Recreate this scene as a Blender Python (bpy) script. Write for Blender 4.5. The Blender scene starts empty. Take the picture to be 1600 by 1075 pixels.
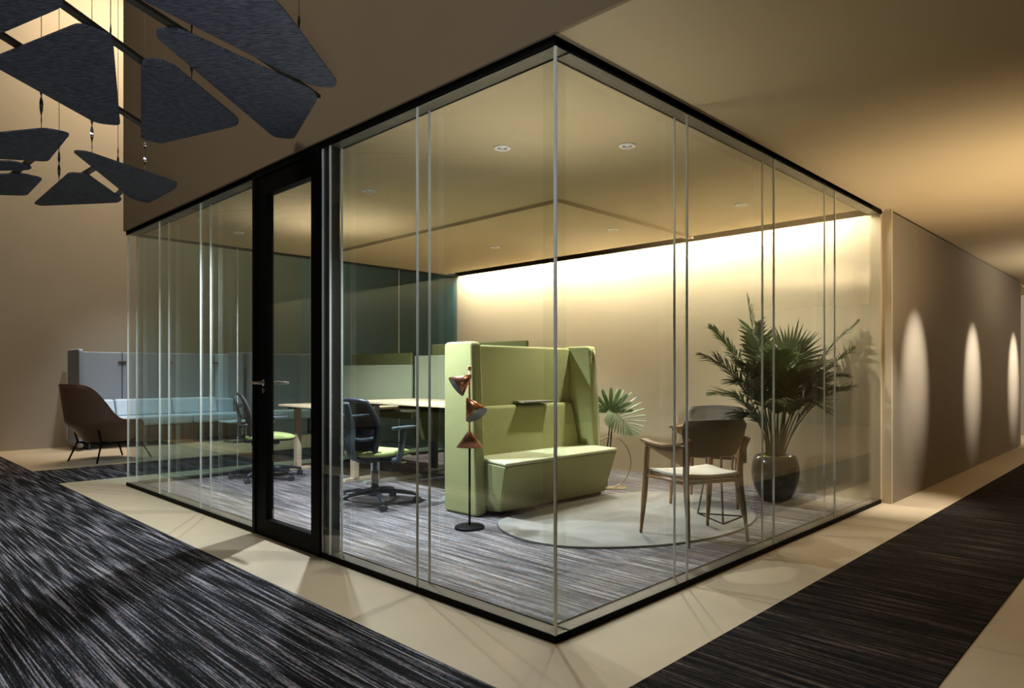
import bpy, bmesh, math, random
from mathutils import Vector, Matrix
random.seed(7)
S = bpy.context.scene
C = S.collection
PI = math.pi
R = math.radians

# ------------------------------------------------------------------ camera
CAM = Vector((-2.1387, -1.9671, 1.1633))
cd = bpy.data.cameras.new('camera'); cam = bpy.data.objects.new('camera', cd); C.objects.link(cam)
cam.location = CAM
cam.rotation_euler = (R(90), 0, R(42.8989 - 90))
cd.sensor_width = 36; cd.sensor_fit = 'HORIZONTAL'
cd.lens = 1063.96 / 1600 * 36
cd.shift_x = (800 - 862.42) / 1600
cd.shift_y = (580.95 - 537.5) / 1600
cd.clip_start = 0.05
S.camera = cam

# ------------------------------------------------------------------ exposure, world, lights
S.view_settings.view_transform = 'Standard'
S.view_settings.look = 'None'
S.view_settings.gamma = 1
S.view_settings.use_curve_mapping = False
S.view_settings.exposure = 0.0
S.cycles.transparent_max_bounces = 40
S.cycles.max_bounces = 10
S.cycles.caustics_reflective = False
S.cycles.caustics_refractive = False
w = bpy.data.worlds.new('world'); S.world = w; w.use_nodes = True
w.node_tree.nodes['Background'].inputs[0].default_value = (0.02, 0.02, 0.025, 1)
w.node_tree.nodes['Background'].inputs[1].default_value = 0.3

WARM = (1.0, 0.80, 0.55)
NEUT = (1.0, 0.93, 0.82)
COOL = (0.82, 0.90, 1.0)

def aim(o, target):
    d = Vector(target) - o.location
    o.rotation_euler = d.to_track_quat('-Z', 'Y').to_euler()
def spot(name, loc, target, power, angle, col=NEUT, blend=0.5, size=0.03):
    l = bpy.data.lights.new(name, 'SPOT'); l.energy = power; l.color = col
    l.spot_size = R(angle); l.spot_blend = blend; l.shadow_soft_size = size
    o = bpy.data.objects.new(name, l); C.objects.link(o); o.location = loc; aim(o, target)
    return o
def area(name, loc, target, power, sx, sy, col=NEUT, spread=180):
    l = bpy.data.lights.new(name, 'AREA'); l.energy = power; l.color = col
    l.shape = 'RECTANGLE'; l.size = sx; l.size_y = sy; l.spread = R(spread)
    o = bpy.data.objects.new(name, l); C.objects.link(o); o.location = loc; aim(o, target)
    return o

HC = 2.57      # low ceiling height
HT = 2.60      # top of the glass frame
HH = 8.2       # high ceiling
W, L = 4.28, 5.97
WY = 10.7
DOWN = [(0.78, 1.17), (1.28, 0.57), (0.77, 2.67), (3.13, 0.76), (3.19, 2.16), (3.05, 3.73), (0.74, 5.03), (0.76, 3.30)]
# downlights in the glass room
DP = [200, 45, 380, 120, 290, 110, 260, 470]
AN = [104, 90, 75, 100, 75, 100, 120, 150]
for i, ((x, y), p, an) in enumerate(zip(DOWN, DP, AN)):
    tg = {0: (-.25, .85, 0), 1: (1.1, -.35, 0), 3: (3.6, .55, .5), 4: (2.15, 1.75, .3), 2: (1.45, 2.5, .5)}.get(i, (x + .02, y, 0))      # tilted gimbals
    spot('downlight_beam', (x, y, HC - 0.03), tg, p, an, COOL if x < 1 else NEUT, 0.7)
# wall washer: linear lamp recessed in the ceiling slot along the bright wall
o = area('wall_washer', (W - 0.20, L / 2, HC + 0.11), (W - 0.20, L / 2, 0), 170, 5.7, 0.07, NEUT, 180)
o.rotation_euler = (0, 0, R(90))
# unseen fill spots added to brighten the glass room ceiling
spot('room_ceiling_fill', (0.7, 0.8, 1.2), (0.45, 0.45, HC), 62, 120, NEUT, 1.0, 0.2)
spot('room_ceiling_fill', (1.3, 3.9, 1.5), (1.1, 3.9, HC), 55, 100, NEUT, 1.0, 0.2)
spot('room_ceiling_fill', (3.6, 2.9, 1.5), (3.8, 2.8, HC), 22, 120, NEUT, 1.0, 0.2)
# spots throwing three pools of light on the corridor wall
for x, p in ((4.99, 420), (7.41, 600), (10.1, 760)):
    spot('corridor_spot', (x, -1.25, HT - 0.04), (x, -0.08, 1.18), p, 33, NEUT, 1.0, 0.02)
# unseen fill spots added for the glow on the corridor ceiling
spot('corridor_ceiling_fill', (3.6, -1.8, 0.4), (3.9, -1.1, HC), 330, 105, WARM, 1.0, 0.3)
spot('corridor_ceiling_fill', (8.5, -1.9, 0.9), (8.5, -1.8, HC), 300, 130, NEUT, 1.0, 0.3)
spot('wall_end_fill', (3.95, -.85, HT - .03), (4.34, -.12, .05), 330, 36, NEUT, 1.0, 0.03)  # added fill to brighten the wall end and the floor corner
spot('corridor_end_spot', (11.4, -2.4, HC - .05), (12.9, -.6, 1.2), 500, 110, NEUT, 0.8, 0.1)
# wash at the top of the tall far wall
area('far_wall_wash', (1.6, WY - 1.2, HH - 0.15), (1.5, WY, 5.2), 150, 3.4, 0.15, WARM, 100)
# soft fill added high in the tall hall for ambient light
area('hall_fill', (-2.6, 2.6, HH - 0.1), (-1.6, 3.0, 0), 190, 2.0, 4.0, NEUT, 150)
spot('panel_fill', (-2.4, -2.6, 0.6), (-0.7, 1.2, 2.7), 260, 60, COOL, 1.0, 0.3)  # unseen fill added low down to light the felt panels from below
# unseen spot added to brighten the lounge beyond the glass room
spot('lounge_fill', (0.9, 8.3, 5.4), (1.4, 9.7, 0.3), 700, 46, COOL, 0.9, 0.08)

# ------------------------------------------------------------------ materials
def newmat(name):
    m = bpy.data.materials.new(name); m.use_nodes = True
    nt = m.node_tree; b = nt.nodes['Principled BSDF']
    return m, nt, b
def setp(b, col=None, rough=None, metal=None, spec=None):
    if col: b.inputs['Base Color'].default_value = (*col, 1)
    if rough is not None: b.inputs['Roughness'].default_value = rough
    if metal is not None: b.inputs['Metallic'].default_value = metal
    if spec is not None: b.inputs['Specular IOR Level'].default_value = spec
def plain(name, col, rough=0.6, metal=0.0, spec=0.4, var=0.06, scale=30, bump=0.0, bscale=200):
    """procedural: base colour with slight noise variation + optional bump"""
    m, nt, b = newmat(name); setp(b, col, rough, metal, spec)
    tc = nt.nodes.new('ShaderNodeTexCoord')
    n = nt.nodes.new('ShaderNodeTexNoise'); n.inputs['Scale'].default_value = scale; n.inputs['Detail'].default_value = 3
    nt.links.new(tc.outputs['Object'], n.inputs['Vector'])
    r = nt.nodes.new('ShaderNodeValToRGB')
    r.color_ramp.elements[0].position = .3; r.color_ramp.elements[1].position = .7
    r.color_ramp.elements[0].color = (*[max(0, c * (1 - var)) for c in col], 1)
    r.color_ramp.elements[1].color = (*[min(1, c * (1 + var)) for c in col], 1)
    nt.links.new(n.outputs['Fac'], r.inputs['Fac']); nt.links.new(r.outputs['Color'], b.inputs['Base Color'])
    if bump:
        n2 = nt.nodes.new('ShaderNodeTexNoise'); n2.inputs['Scale'].default_value = bscale
        nt.links.new(tc.outputs['Object'], n2.inputs['Vector'])
        bp = nt.nodes.new('ShaderNodeBump'); bp.inputs['Strength'].default_value = bump; bp.inputs['Distance'].default_value = .002
        nt.links.new(n2.outputs['Fac'], bp.inputs['Height']); nt.links.new(bp.outputs['Normal'], b.inputs['Normal'])
    return m
def streaks(name, cols, sx, sy, speck=0.5, rough=0.95, bump=0.6):
    """carpet: fine threads running along Y with colour flecks"""
    m, nt, b = newmat(name); setp(b, (0, 0, 0), rough, 0, .15)
    N = nt.nodes.new; Lk = nt.links.new
    tc = N('ShaderNodeTexCoord')
    def noise(scale_v, detail, rough_=.6, dist=0):
        mp = N('ShaderNodeMapping'); mp.inputs['Scale'].default_value = scale_v
        Lk(tc.outputs['Object'], mp.inputs['Vector'])
        n = N('ShaderNodeTexNoise'); n.inputs['Scale'].default_value = 1; n.inputs['Detail'].default_value = detail
        n.inputs['Roughness'].default_value = rough_; n.inputs['Distortion'].default_value = dist
        Lk(mp.outputs['Vector'], n.inputs['Vector']); return n
    a = noise((sx, sy, 1), 1.5, .5)
    big = noise((sx * .28, sy * .8, 1), 2, .5)
    fl = noise((sx * 1.8, sy * 16, 1), 1, .6)
    def math_(op, x, y):
        q = N('ShaderNodeMath'); q.operation = op
        for i, v in enumerate((x, y)):
            if isinstance(v, (int, float)): q.inputs[i].default_value = v
            else: Lk(v, q.inputs[i])
        return q.outputs[0]
    v = math_('ADD', math_('MULTIPLY', a.outputs['Fac'], .50), math_('MULTIPLY', big.outputs['Fac'], .32))
    v = math_('ADD', v, math_('MULTIPLY', fl.outputs['Fac'], speck * .30))
    r = N('ShaderNodeValToRGB')
    e = r.color_ramp.elements
    e[0].position, e[0].color = cols[0][0], (*cols[0][1], 1)
    e[1].position, e[1].color = cols[-1][0], (*cols[-1][1], 1)
    for p, c in cols[1:-1]:
        k = e.new(p); k.color = (*c, 1)
    Lk(v, r.inputs['Fac'])
    # warm flecks
    hue = noise((sx * 1.7, sy * 6, 3), 1)
    r2 = N('ShaderNodeValToRGB'); r2.color_ramp.elements[0].position = .47; r2.color_ramp.elements[1].position = .60
    r2.color_ramp.elements[0].color = (1, 1, 1, 1); r2.color_ramp.elements[1].color = (1.0, .62, .38, 1)
    Lk(hue.outputs['Fac'], r2.inputs['Fac'])
    mx = N('ShaderNodeMix'); mx.data_type = 'RGBA'; mx.blend_type = 'MULTIPLY'; mx.inputs['Factor'].default_value = .75
    Lk(r.outputs['Color'], mx.inputs['A']); Lk(r2.outputs['Color'], mx.inputs['B'])
    Lk(mx.outputs['Result'], b.inputs['Base Color'])
    bp = N('ShaderNodeBump'); bp.inputs['Strength'].default_value = bump; bp.inputs['Distance'].default_value = .006
    Lk(v, bp.inputs['Height']); Lk(bp.outputs['Normal'], b.inputs['Normal'])
    return m
def wood(name, c0, c1, rough=0.45, axis=2, scale=6):
    m, nt, b = newmat(name); setp(b, c0, rough)
    tc = nt.nodes.new('ShaderNodeTexCoord'); mp = nt.nodes.new('ShaderNodeMapping')
    sc = [scale * 8] * 3; sc[axis] = scale
    mp.inputs['Scale'].default_value = sc
    n = nt.nodes.new('ShaderNodeTexNoise'); n.inputs['Scale'].default_value = 1; n.inputs['Detail'].default_value = 5
    r = nt.nodes.new('ShaderNodeValToRGB'); r.color_ramp.elements[0].position = .3; r.color_ramp.elements[1].position = .7
    r.color_ramp.elements[0].color = (*c0, 1); r.color_ramp.elements[1].color = (*c1, 1)
    nt.links.new(tc.outputs['Object'], mp.inputs[0]); nt.links.new(mp.outputs[0], n.inputs[0])
    nt.links.new(n.outputs['Fac'], r.inputs[0]); nt.links.new(r.outputs[0], b.inputs['Base Color'])
    return m
def glassmat(name, tint, ior=1.45):
    m = bpy.data.materials.new(name); m.use_nodes = True; nt = m.node_tree
    for n in list(nt.nodes): nt.nodes.remove(n)
    out = nt.nodes.new('ShaderNodeOutputMaterial')
    t = nt.nodes.new('ShaderNodeBsdfTransparent'); t.inputs[0].default_value = (*tint, 1)
    g = nt.nodes.new('ShaderNodeBsdfGlossy'); g.inputs['Roughness'].default_value = 0.0; g.inputs[0].default_value = (1, 1, 1, 1)
    f = nt.nodes.new('ShaderNodeFresnel'); f.inputs[0].default_value = ior
    # same reflectance on both faces of the pane
    geo = nt.nodes.new('ShaderNodeNewGeometry'); mm = nt.nodes.new('ShaderNodeMix'); mm.data_type = 'FLOAT'
    mm.inputs['A'].default_value = ior; mm.inputs['B'].default_value = 1 / ior
    # Fresnel node inverts the ior for backfaces itself; feed the reciprocal there so it is not total reflection
    nt.links.new(geo.outputs['Backfacing'], mm.inputs['Factor']); nt.links.new(mm.outputs['Result'], f.inputs[0])
    mx = nt.nodes.new('ShaderNodeMixShader')
    nt.links.new(f.outputs[0], mx.inputs[0]); nt.links.new(t.outputs[0], mx.inputs[1]); nt.links.new(g.outputs[0], mx.inputs[2])
    nt.links.new(mx.outputs[0], out.inputs[0])
    return m

M = {}
M['floor'] = plain('beige_floor', (.50, .40, .27), .55, 0, .35, .03, 4)
dark = [(.44, (.0015, .0015, .0015)), (.495, (.010, .010, .012)), (.54, (.070, .076, .10)), (.61, (.27, .27, .31))]
browns = [(.42, (.0015, .0012, .001)), (.50, (.008, .006, .005)), (.56, (.034, .026, .021)), (.64, (.13, .105, .085))]
M['carpet_brown'] = streaks('dark_brown_streaked_carpet', browns, 115, 1.7, .6)
M['carpet'] = streaks('dark_streaked_carpet', dark, 115, 1.7, .6)
lite = [(.38, (.03, .03, .035)), (.47, (.085, .087, .10)), (.54, (.175, .178, .20)), (.62, (.36, .365, .40))]  # same carpet as outside, its stronger lighting put into lighter colours
M['room_carpet'] = streaks('lit_streaked_carpet', lite, 95, 1.8, .6)
M['ceiling'] = plain('ceiling_paint', (.50, .395, .24), .85, 0, .2, .02, 2)
M['wall'] = plain('taupe_wall', (.38, .33, .26), .8, 0, .2, .02, 2)
M['loungewall'] = plain('shaded_lounge_wall', (.20, .255, .245), .8, 0, .2, .02, 2)  # same wall unlit past the back glass; shade and green tint put into colour
M['bulkhead'] = plain('brown_bulkhead', (.25, .185, .115), .8, 0, .2, .02, 2)
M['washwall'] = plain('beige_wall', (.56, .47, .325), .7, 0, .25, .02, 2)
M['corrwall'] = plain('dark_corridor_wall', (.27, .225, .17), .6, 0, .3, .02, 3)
M['black'] = plain('black_metal', (.0025, .0025, .0025), .6, .0, .08, .05)
M['bronze'] = plain('bronze_channel', (.13, .11, .085), .5, .3, .4, .04)
M['glass'] = glassmat('clear_pane', (.972, .986, .974), 1.36)
M['glassback'] = glassmat('green_tinted_pane', (.86, .93, .935), 1.16)
M['joint'] = plain('pane_joint', (.85, .88, .82), .3, 0, .5, .03)
M['felt'] = plain('charcoal_felt', (.085, .095, .125), .95, 0, .1, .45, 60, .8, 160)
fm, fnt, fb = newmat('charcoal_felt_fibres'); setp(fb, (.08, .09, .12), .95, 0, .1)
ftc = fnt.nodes.new('ShaderNodeTexCoord'); fmp = fnt.nodes.new('ShaderNodeMapping'); fmp.vector_type = 'TEXTURE'
fmp.inputs['Rotation'].default_value = (0, 0, R(-47)); fmp.inputs['Scale'].default_value = (1 / 22, 1 / 150, 1 / 60)
fn_ = fnt.nodes.new('ShaderNodeTexNoise'); fn_.inputs['Scale'].default_value = 1; fn_.inputs['Detail'].default_value = 4
fr_ = fnt.nodes.new('ShaderNodeValToRGB'); fr_.color_ramp.elements[0].position = .36; fr_.color_ramp.elements[1].position = .66
fr_.color_ramp.elements[0].color = (.045, .050, .068, 1); fr_.color_ramp.elements[1].color = (.135, .150, .195, 1)
fnt.links.new(ftc.outputs['Object'], fmp.inputs[0]); fnt.links.new(fmp.outputs[0], fn_.inputs['Vector']); fnt.links.new(fn_.outputs['Fac'], fr_.inputs[0]); fnt.links.new(fr_.outputs[0], fb.inputs['Base Color'])
fbp = fnt.nodes.new('ShaderNodeBump'); fbp.inputs['Strength'].default_value = .5; fbp.inputs['Distance'].default_value = .002
fnt.links.new(fn_.outputs['Fac'], fbp.inputs['Height']); fnt.links.new(fbp.outputs['Normal'], fb.inputs['Normal'])
M['felt'] = fm
M['bar'] = plain('dark_bar', (.02, .02, .017), .4, .3)
M['wire'] = plain('steel_wire', (.35, .32, .28), .35, .9)
M['chrome'] = plain('chrome', (.75, .75, .74), .18, 1)
M['white'] = plain('white_enamel', (.75, .72, .66), .4)
M['lensdark'] = plain('lamp_recess', (.06, .055, .05), .5)
M['green'] = plain('sage_fabric', (.34, .345, .155), .85, 0, .2, .06, 60, .3, 500)
M['greenseat'] = plain('lime_fabric', (.44, .52, .20), .85, 0, .2, .05, 60, .3, 500)
M['seatpad'] = plain('pale_sage_fabric', (.50, .52, .33), .8, 0, .2, .05, 60, .3, 500)
M['screen'] = plain('sage_screen', (.24, .27, .18), .85, 0, .2, .04, 60, .2, 500)
M['olive'] = plain('olive_screen', (.13, .135, .045), .9, 0, .2, .05, 60, .2, 500)
M['grey'] = plain('grey_metal', (.40, .41, .40), .3, .5)
M['desk'] = wood('pale_oak', (.60, .46, .30), (.70, .56, .38), .4, 1)
M['deskleg'] = wood('oak_leg', (.42, .33, .22), (.52, .42, .30), .5, 2)
M['navy'] = plain('dark_navy_plastic', (.022, .028, .040), .4, 0, .5, .05)
M['slate'] = plain('slate_plastic', (.055, .075, .095), .45, 0, .5, .05)
M['meshfab'] = plain('black_mesh', (.016, .018, .022), .7, 0, .3, .3, 300, .5, 900)
M['walnut'] = wood('brown_wood', (.20, .11, .05), (.31, .18, .085), .4, 2)
M['shell'] = plain('taupe_shell', (.23, .20, .165), .6, 0, .3, .04)
M['pad'] = plain('cream_pad', (.78, .75, .66), .7, 0, .2, .02)
M['padgrey'] = plain('warm_grey_pad', (.40, .37, .33), .7, 0, .2, .03)
M['rug'] = plain('pale_grey_rug', (.24, .23, .21), .95, 0, .1, .10, 6, .4, 260)
M['rugedge'] = plain('dark_rug_edge', (.05, .05, .05), .9)
M['copper'] = plain('copper', (.50, .20, .11), .28, 1, .5, .08)
M['lampin'] = plain('silver_inside', (.45, .44, .43), .35, .5)
M['leaf'] = plain('palm_leaf', (.085, .105, .040), .45, 0, .4, .45, 9)
M['leaf2'] = plain('light_palm_leaf', (.20, .26, .10), .45, 0, .4, .35, 9)
M['stem'] = plain('palm_stem', (.075, .085, .03), .5, 0, .4, .3, 12)
M['monst'] = plain('split_leaf', (.10, .17, .07), .32, 0, .5, .25, 14)
M['palel'] = plain('pale_leaf', (.42, .52, .34), .4, 0, .5, .2, 14)
M['moss'] = plain('moss', (.22, .36, .02), .9, 0, .2, .3, 40, .6, 120)
M['pot'] = plain('glazed_grey_pot', (.055, .06, .058), .16, 0, .6, .5, 9)
M['brass'] = plain('brass_ring', (.52, .46, .30), .3, .9)
M['bluesofa'] = plain('pale_blue_fabric', (.52, .65, .78), .85, 0, .2, .03, 60, .3, 500)
M['bluepanel'] = plain('grey_blue_panel', (.27, .30, .335), .85, 0, .2, .03, 60, .3, 500)
M['leather'] = plain('brown_leather', (.15, .085, .058), .42, 0, .45, .12, 20, .2, 250)
M['olivepanel'] = plain('brown_clip', (.06, .045, .025), .5)

# ------------------------------------------------------------------ mesh helpers
class MB:
    def __init__(s): s.v = []; s.f = []
    def add(s, vs, fs):
        o = len(s.v); s.v += [Vector(v) for v in vs]; s.f += [tuple(i + o for i in f) for f in fs]; return s
    def box(s, x0, x1, y0, y1, z0, z1, mat=None):
        vs = [Vector((x, y, z)) for z in (z0, z1) for y in (y0, y1) for x in (x0, x1)]
        if mat: vs = [mat @ v for v in vs]
        return s.add(vs, [(0, 2, 3, 1), (4, 5, 7, 6), (0, 1, 5, 4), (2, 6, 7, 3), (0, 4, 6, 2), (1, 3, 7, 5)])
    def prism(s, poly, z0, z1, top=None):
        n = len(poly); t = top or poly
        vs = [(x, y, z0) for x, y in poly] + [(x, y, z1) for x, y in t]
        fs = [tuple(range(n))[::-1], tuple(range(n, 2 * n))]
        fs += [(i, (i + 1) % n, n + (i + 1) % n, n + i) for i in range(n)]
        return s.add(vs, fs)
    def tube(s, pts, r, n=10, cap=True, flat=None):
        """swept circle; r number or list; flat=(a,b) scales the section axes"""
        pts = [Vector(p) for p in pts]; m = len(pts)
        rs = r if isinstance(r, (list, tuple)) else [r] * m
        vs = []; up = None
        for i, p in enumerate(pts):
            t = (pts[min(i + 1, m - 1)] - pts[max(i - 1, 0)]).normalized()
            if up is None:
                up = Vector((0, 0, 1)) if abs(t.z) < .9 else Vector((1, 0, 0))
            a = t.cross(up).normalized(); b = a.cross(t).normalized(); up = b
            fa, fb = flat or (1, 1)
            for k in range(n):
                an = 2 * PI * k / n
                vs.append(p + a * math.cos(an) * rs[i] * fa + b * math.sin(an) * rs[i] * fb)
        fs = []
        for i in range(m - 1):
            for k in range(n):
                k2 = (k + 1) % n
                fs.append((i * n + k, i * n + k2, (i + 1) * n + k2, (i + 1) * n + k))
        if cap: fs += [tuple(range(n))[::-1], tuple(range((m - 1) * n, m * n))]
        return s.add(vs, fs)
    def cyl(s, a, b, r, n=16, r2=None): return s.tube([a, b], [r, r if r2 is None else r2], n)
    def lathe(s, prof, n=32, mat=None):
        vs = []
        for (r, z) in prof:
            for k in range(n):
                v = Vector((r * math.cos(2 * PI * k / n), r * math.sin(2 * PI * k / n), z))
                vs.append(mat @ v if mat else v)
        fs = []
        for i in range(len(prof) - 1):
            for k in range(n):
                k2 = (k + 1) % n
                fs.append((i * n + k, i * n + k2, (i + 1) * n + k2, (i + 1) * n + k))
        return s.add(vs, fs)
    def grid(s, fn, nu, nv, thick=0.0):
        """surface fn(u,v) u,v in 0..1; with thickness along normals"""
        P = [[Vector(fn(i / nu, j / nv)) for j in range(nv + 1)] for i in range(nu + 1)]
        if not thick:
            vs = [p for row in P for p in row]
            return s.add(vs, [(i * (nv + 1) + j, (i + 1) * (nv + 1) + j, (i + 1) * (nv + 1) + j + 1, i * (nv + 1) + j + 1) for i in range(nu) for j in range(nv)])
        def nrm(i, j):
            a = P[min(i + 1, nu)][j] - P[max(i - 1, 0)][j]; b = P[i][min(j + 1, nv)] - P[i][max(j - 1, 0)]
            c = a.cross(b); return c.normalized() if c.length > 1e-9 else Vector((0, 0, 1))
        A = []; B = []
        for i in range(nu + 1):
            for j in range(nv + 1):
                nn = nrm(i, j); A.append(P[i][j] + nn * thick / 2); B.append(P[i][j] - nn * thick / 2)
        k = len(A); ix = lambda i, j: i * (nv + 1) + j
        fs = []
        for i in range(nu):
            for j in range(nv):
                q = (ix(i, j), ix(i + 1, j), ix(i + 1, j + 1), ix(i, j + 1))
                fs.append(q); fs.append(tuple(k + t for t in q[::-1]))
        ring = [ix(i, 0) for i in range(nu)] + [ix(nu, j) for j in range(nv)] + [ix(i, nv) for i in range(nu, 0, -1)] + [ix(0, j) for j in range(nv, 0, -1)]
        for a in range(len(ring)):
            p, q = ring[a], ring[(a + 1) % len(ring)]
            fs.append((q, p, p + k, q + k))
        return s.add(A + B, fs)
    def obj(s, name, mat, parent=None, smooth=False, bevel=0, seg=2, subsurf=0, recalc=True):
        me = bpy.data.meshes.new(name); me.from_pydata([tuple(v) for v in s.v], [], s.f); me.update()
        if recalc:
            bm = bmesh.new(); bm.from_mesh(me); bmesh.ops.recalc_face_normals(bm, faces=bm.faces); bm.to_mesh(me); bm.free()
        me.materials.append(M[mat] if isinstance(mat, str) else mat)
        if smooth:
            for p in me.polygons: p.use_smooth = True
        o = bpy.data.objects.new(name, me); C.objects.link(o)
        if parent: o.parent = parent
        if bevel:
            b = o.modifiers.new('bevel', 'BEVEL'); b.width = bevel; b.segments = seg; b.limit_method = 'ANGLE'; b.angle_limit = R(40)
            for p in me.polygons: p.use_smooth = True
            wn = o.modifiers.new('wn', 'WEIGHTED_NORMAL'); wn.keep_sharp = True
        if subsurf:
            b = o.modifiers.new('sub', 'SUBSURF'); b.levels = subsurf; b.render_levels = subsurf
            for p in me.polygons: p.use_smooth = True
        return o
def tag(o, label=None, cat=None, group=None, kind=None):
    if label: o['label'] = label
    if cat: o['category'] = cat
    if group: o['group'] = group
    if kind: o['kind'] = kind
    return o
def thing(name, label, cat, loc=(0, 0, 0), rz=0, group=None):
    o = bpy.data.objects.new(name, None); C.objects.link(o); o.empty_display_size = .1
    o.location = loc; o.rotation_euler = (0, 0, R(rz))
    return tag(o, label, cat, group)
def struct(o, label=None):
    o['kind'] = 'structure'
    if label: o['label'] = label
    return o
def dup(root, loc, rz, label, group=None):
    def cp(o, par):
        c = o.copy(); C.objects.link(c); c.parent = par
        for ch in list(o.children): cp(ch, c)
        return c
    r = root.copy(); C.objects.link(r); r.location = loc; r.rotation_euler = (0, 0, R(rz)); r['label'] = label
    if group: r['group'] = group
    for ch in list(root.children): cp(ch, r)
    return r
def roundpoly(pts, r, n=5):
    """round the corners of a 2-D polygon"""
    out = []; m = len(pts)
    for i in range(m):
        p0, p, p1 = Vector(pts[i - 1]), Vector(pts[i]), Vector(pts[(i + 1) % m])
        a = (p0 - p); b = (p1 - p)
        d = min(r, a.length * .45, b.length * .45)
        A = p + a.normalized() * d; B = p + b.normalized() * d
        for k in range(n + 1):
            t = k / n
            q = A * (1 - t) ** 2 + p * 2 * t * (1 - t) + B * t ** 2
            out.append((q.x, q.y))
    return out
def bez(p0, p1, p2, n):
    p0, p1, p2 = map(Vector, (p0, p1, p2))
    return [p0 * (1 - t) ** 2 + p1 * 2 * t * (1 - t) + p2 * t * t for t in [i / n for i in range(n + 1)]]
def smoothpath(pts, n=6):
    """catmull-rom"""
    P = [Vector(p) for p in pts]; P = [P[0] * 2 - P[1]] + P + [P[-1] * 2 - P[-2]]
    out = []
    for i in range(1, len(P) - 2):
        for k in range(n):
            t = k / n
            out.append(.5 * ((2 * P[i]) + (P[i + 1] - P[i - 1]) * t + (2 * P[i - 1] - 5 * P[i] + 4 * P[i + 1] - P[i + 2]) * t * t + (-P[i - 1] + 3 * P[i] - 3 * P[i + 1] + P[i + 2]) * t ** 3))
    out.append(P[-2]); return out

# ------------------------------------------------------------------ the setting
struct(MB().box(-7, 14, -8, WY, -.2, 0).obj('floor', 'floor'), 'smooth beige floor with inlaid carpet runners')
struct(MB().box(-7.2, 14, WY, WY + .2, -.2, HH).obj('wall_back', 'wall'), 'tall taupe far wall behind the lounge')
struct(MB().box(-7.2, -7, -8, WY, -.2, HH).obj('wall_left', 'bulkhead'))
struct(MB().box(-7.2, 14, -8.2, -8, -.2, HH).obj('wall_front', 'wall'))
struct(MB().box(12.9, 13.1, -8, 6, -.2, HH).obj('wall_end', 'wall'))
struct(MB().box(W, W + .03, L - .05, WY, 0, HH).obj('wall_lounge', 'loungewall'), 'side wall of the lounge behind the glass room, its shade painted in')
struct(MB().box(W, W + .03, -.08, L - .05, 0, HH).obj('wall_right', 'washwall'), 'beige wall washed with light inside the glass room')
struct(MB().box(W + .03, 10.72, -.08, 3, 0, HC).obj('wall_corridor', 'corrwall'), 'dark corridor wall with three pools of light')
b = MB().box(0.0, 12.9, -8, 0, HT, HC + .3); b.box(0, W - .26, 0, L, HC, HC + .3); b.box(W, 12.9, 0, L, HC, HC + .3); b.box(W - .26, W, 0, L, HC + .13, HC + .3)
struct(b.obj('ceiling', 'ceiling'), 'low beige ceiling over the glass room and corridor')
struct(MB().box(-7.2, 14, -8.2, WY + .2, HH, HH + .2).obj('ceiling.001', 'ceiling'), 'high ceiling of the tall hall')
b = MB().box(-.02, 0, -8, L + .02, HT, HH); b.box(0, W, L, L + .02, HT, HH)
struct(b.obj('wall_bulkhead', 'bulkhead'), 'brown bulkhead wall above the glass room')

def carpet(name, x0, x1, y0, y1, mat, label, cat, z=0.006):
    return tag(MB().box(x0, x1, y0, y1, 0.0, z).obj(name, mat), label, cat)
carpet('carpet_runner', -1.76, -.45, -8, WY - .01, 'carpet', 'wide dark streaked carpet runner along the left side of the glass room', 'carpet')
carpet('carpet_runner', -.45, W, 6.62, 7.85, 'carpet', 'dark streaked carpet runner crossing the floor in front of the blue lounge sofas', 'carpet')
carpet('carpet_runner', -.45, 12.8, -1.30, -.475, 'carpet_brown', 'dark brown streaked carpet runner along the corridor at the right', 'carpet')
carpet('carpet_runner', -6.9, -2.16, -8, WY - .01, 'carpet', 'dark carpet field on the camera side of the hall, mirrored in the glass', 'carpet')
carpet('room_carpet', .11, W, .11, L - .11, 'room_carpet', 'streaked carpet covering the floor inside the glass room, painted lighter as lit', 'carpet', .008)

# glass frame channels : two black faces with a bronze channel between
T = .10
def channel(name, ax, a0, a1, c0, c1, z0, z1, label):
    """ax 'y': runs along y between a0..a1 at x in c0..c1"""
    def bx(mb, p0, p1, q0, q1, zz0, zz1):
        if ax == 'y': mb.box(q0, q1, p0, p1, zz0, zz1)
        else: mb.box(p0, p1, q0, q1, zz0, zz1)
    t = .006
    m1 = MB(); bx(m1, a0, a1, c0, c0 + t, z0, z1); bx(m1, a0, a1, c1 - t, c1, z0, z1)
    o = m1.obj(name, 'black'); struct(o, label)
    zm0, zm1 = (z0, z1 - .006) if z0 < 1 else (z0 + .006, z1)
    m2 = MB(); bx(m2, a0, a1, c0 + t, c1 - t, zm0, zm1)
    m2.obj('frame_channel', 'bronze', o)
ZB, ZT = .034, HC - .012
channel('trim_1', 'y', 0, 2.0, 0, T, 0, ZB, 'bottom glazing channel beside the door')
channel('trim_2', 'y', 2.97, L, 0, T, 0, ZB, 'bottom glazing channel left of the door')
channel('trim_3', 'x', T, W - .02, 0, T, 0, ZB, 'bottom glazing channel along the corridor')
channel('trim_4', 'x', T, W - .02, L - T, L, 0, ZB, 'bottom glazing channel at the back of the glass room')
channel('trim_5', 'y', 0, 2.0, 0, T, ZT, HT, 'top glazing channel beside the door')
channel('trim_6', 'y', 2.97, L, 0, T, ZT, HT, 'top glazing channel left of the door')
channel('trim_7', 'x', T, W - .02, 0, T, ZT, HT, 'top glazing channel along the corridor')
channel('trim_8', 'x', T, W - .02, L - T, L, ZT, HT, 'top glazing channel at the back of the glass room')
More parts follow.
